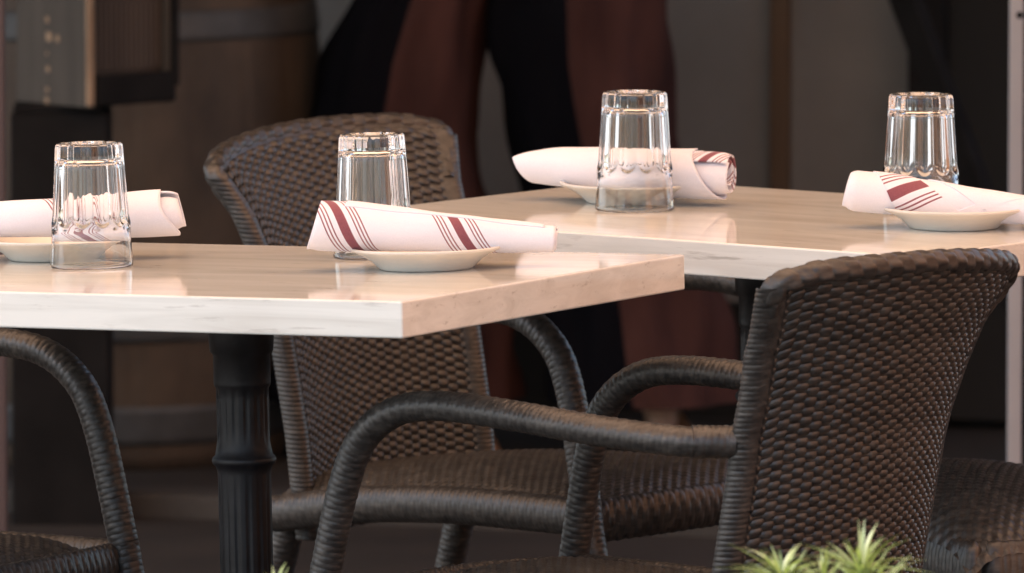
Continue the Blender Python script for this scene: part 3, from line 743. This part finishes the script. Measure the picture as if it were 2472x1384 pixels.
def copy_tree(o, parent=None):
    c = o.copy(); COL.objects.link(c)
    if parent is not None: c.parent = parent
    for ch in list(o.children): copy_tree(ch, c)
    return c
proto = make_chair()
cb = pz(100, 835, .622); yc = R(-33)
cC = Vector((cb.x, cb.y, 0)) - Matrix.Rotation(yc, 3, 'Z') @ Vector((CS['xb'], CS['wp'], 0))
seats = [((.1363, 9.493, 0), R(142.8), 'dark wicker armchair seen from behind, pulled up to the right end of the nearer table'),
         ((.0285, 10.624, 0), R(-39.4), 'dark wicker armchair behind the nearer table, woven backrest facing the viewer'),
         ((cC.x, cC.y, 0), yc, 'dark wicker armchair at the left photo edge, only one arm and its seat showing')]
for i, (p, a, lb) in enumerate(seats):
    o = proto if i == 0 else copy_tree(proto)
    o.location = p; o.rotation_euler = (0, 0, a)
    tag(o, lb, 'chair', 'dark wicker armchairs')

# low wicker stool at the right
stl = empty('wicker_stool'); tag(stl, 'low dark wicker stool without arms beside the armchair seen from behind', 'stool')
def stool():
    nx, ny = 220, 110; x = np.linspace(-1, 1, nx)[:, None]; y = np.linspace(-1, 1, ny)[None]
    X = .250 * x + 0 * y; Y = .142 * y + 0 * x
    Z = .436 + .030 * (1 - x ** 2) * (1 - y ** 2) - .035 * np.abs(x) ** 8 - .03 * np.abs(y) ** 8
    P = np.stack([X, Y, Z], -1); n = grid_normals(P); n *= np.sign(n[..., 2].mean())
    P = P + n * weave(Y, X, pv=.0105, pu=.0065, amp=.0030)[..., None]
    mesh_obj('seat', P.reshape(-1, 3), grid_faces(nx, ny), M['wicker'], stl)
    c = .04; hx, hy = .24, .132; pts = []
    for (sx, sy, a0) in ((1, 1, 0), (-1, 1, 90), (-1, -1, 180), (1, -1, 270)):
        for a in (0, 30, 60, 90): pts.append((sx * (hx - c) + c * math.cos(R(a0 + a)), sy * (hy - c) + c * math.sin(R(a0 + a)), .380))
    pts.append(pts[0])
    X, ss_ = catmull(pts, .0014); T, Nn, B = frames(X, (0, 0, 1)); a = np.linspace(0, 2 * np.pi, 28, endpoint=False)
    hh = weave(a[None] * .03 + 0 * ss_[:, None], ss_[:, None] + 0 * a[None], pv=.0085, pu=.012, amp=.0016, brick=.6)
    P = X[:, None] + (.034 + hh)[..., None] * np.cos(a)[None, :, None] * Nn[:, None] + (.011 + hh)[..., None] * np.sin(a)[None, :, None] * B[:, None]
    mesh_obj('rail', P.reshape(-1, 3), grid_faces(len(X), 28, wrap_c=True), M['wicker'], stl)
    for sx in (-1, 1):
        for sy in (-1, 1):
            V, F = wick_tube([(sx * .232, sy * .124, .37), (sx * .236, sy * .13, .2), (sx * .242, sy * .138, .003)], .018, .018, (0, 1, 0)); mesh_obj('leg', V, F, M['wicker'], stl)
stool()
stl.location = (.53, 10.17, 0); stl.rotation_euler = (0, 0, R(-66))

# ------------------------------------------------------------------ planter and plants in front
plq = empty('planter_box', (.12, 8.38, 0)); tag(plq, 'long dark wooden planter box in front of the tables', 'planter')
mb = MB()
for k in range(3):
    for sy in (-1, 1): mb.box((0, sy * .12, .09 + k * .15), (1.5, .02, .142))
    for sx in (-1, 1): mb.box((sx * .74, 0, .09 + k * .15), (.02, .218, .142))
mb.build('side_boards', M['planter'], plq, bevel=.003)
mb = MB(); mb.box((0, 0, .40), (1.458, .216, .06)); mb.build('soil', M['soil'], plq)
def plant(label, x, y, stems, zbase=.43):
    r = empty('spiky_plant', (x, y, zbase)); tag(r, label, 'plant')
    V = []; F = []; UV = []; sV = []; sF = []
    for (dx, dy, h, nl, ll, lean) in stems:
        top = np.array([dx, dy, h])
        a = np.linspace(0, 2 * np.pi, 7, endpoint=False)
        for i in range(5):
            t = i / 4; c = np.array([dx * t, dy * t, h * t])
            for q in a: sV.append(c + np.array([math.cos(q), math.sin(q), 0]) * .0035)
        b = len(sV) - 35; sF += [tuple(f) for f in grid_faces(5, 7, wrap_c=True, off=b)]
        for k in range(int(nl * 1.7)):
            az = rng.uniform(0, 2 * np.pi); el = R(rng.uniform(8, 86)); l = ll * rng.uniform(.65, 1.15); w = rng.uniform(.0013, .0022)
            st_ = top + np.array([0, 0, -rng.uniform(0, .035)]); d = np.array([math.cos(az) * math.cos(el), math.sin(az) * math.cos(el), math.sin(el)])
            side = np.cross(d, (0, 0, 1)); side /= np.linalg.norm(side) + 1e-9; b = len(V); droop = rng.uniform(.15, .85); cl = rng.uniform(0, 1)
            for i in range(8):
                t = i / 7; c = st_ + d * l * t + np.array([math.cos(az), math.sin(az), -.9]) * l * droop * .5 * t * t
                ww = w * (1 - (2 * t - .75) ** 2 * .55) if t < .99 else 0.0002; ww = max(ww * (1 if t < .7 else (1 - t) / .3 + .05), .0002)
                nn = np.cross(side, d) * ww * .35
                V += [c - side * ww + nn, c, c + side * ww + nn]; UV += [(cl, t)] * 3
            for i in range(7):
                F += [(b + 3 * i, b + 3 * i + 1, b + 3 * i + 4, b + 3 * i + 3), (b + 3 * i + 1, b + 3 * i + 2, b + 3 * i + 5, b + 3 * i + 4)]
    mesh_obj('leaves', np.array(V), np.array(F), M['leaf'], r, uv=np.array(UV))
    mesh_obj('stems', np.array(sV), sF, M['leaf'], r, uv=np.tile([.1, .1], (len(sV), 1)))
q = px(2005, 1384, 8.38)
plant('spiky lime green plant in front of the armchair seen from behind', q.x, 8.38, [(-.045, 0, .150, 46, .052, 0), (.028, -.01, .158, 52, .054, 0), (-.005, .03, .14, 40, .05, 0), (.050, .02, .130, 40, .05, 0), (-.058, -.02, .115, 34, .045, 0), (.0, -.045, .12, 36, .05, 0)])
q = px(640, 1384, 8.38)
plant('spiky green plant below the iron table column, only its leaf tips showing', q.x, 8.38, [(-.02, 0, .085, 24, .045, 0), (.010, .0, .130, 26, .046, 0), (.03, .01, .075, 20, .045, 0)])
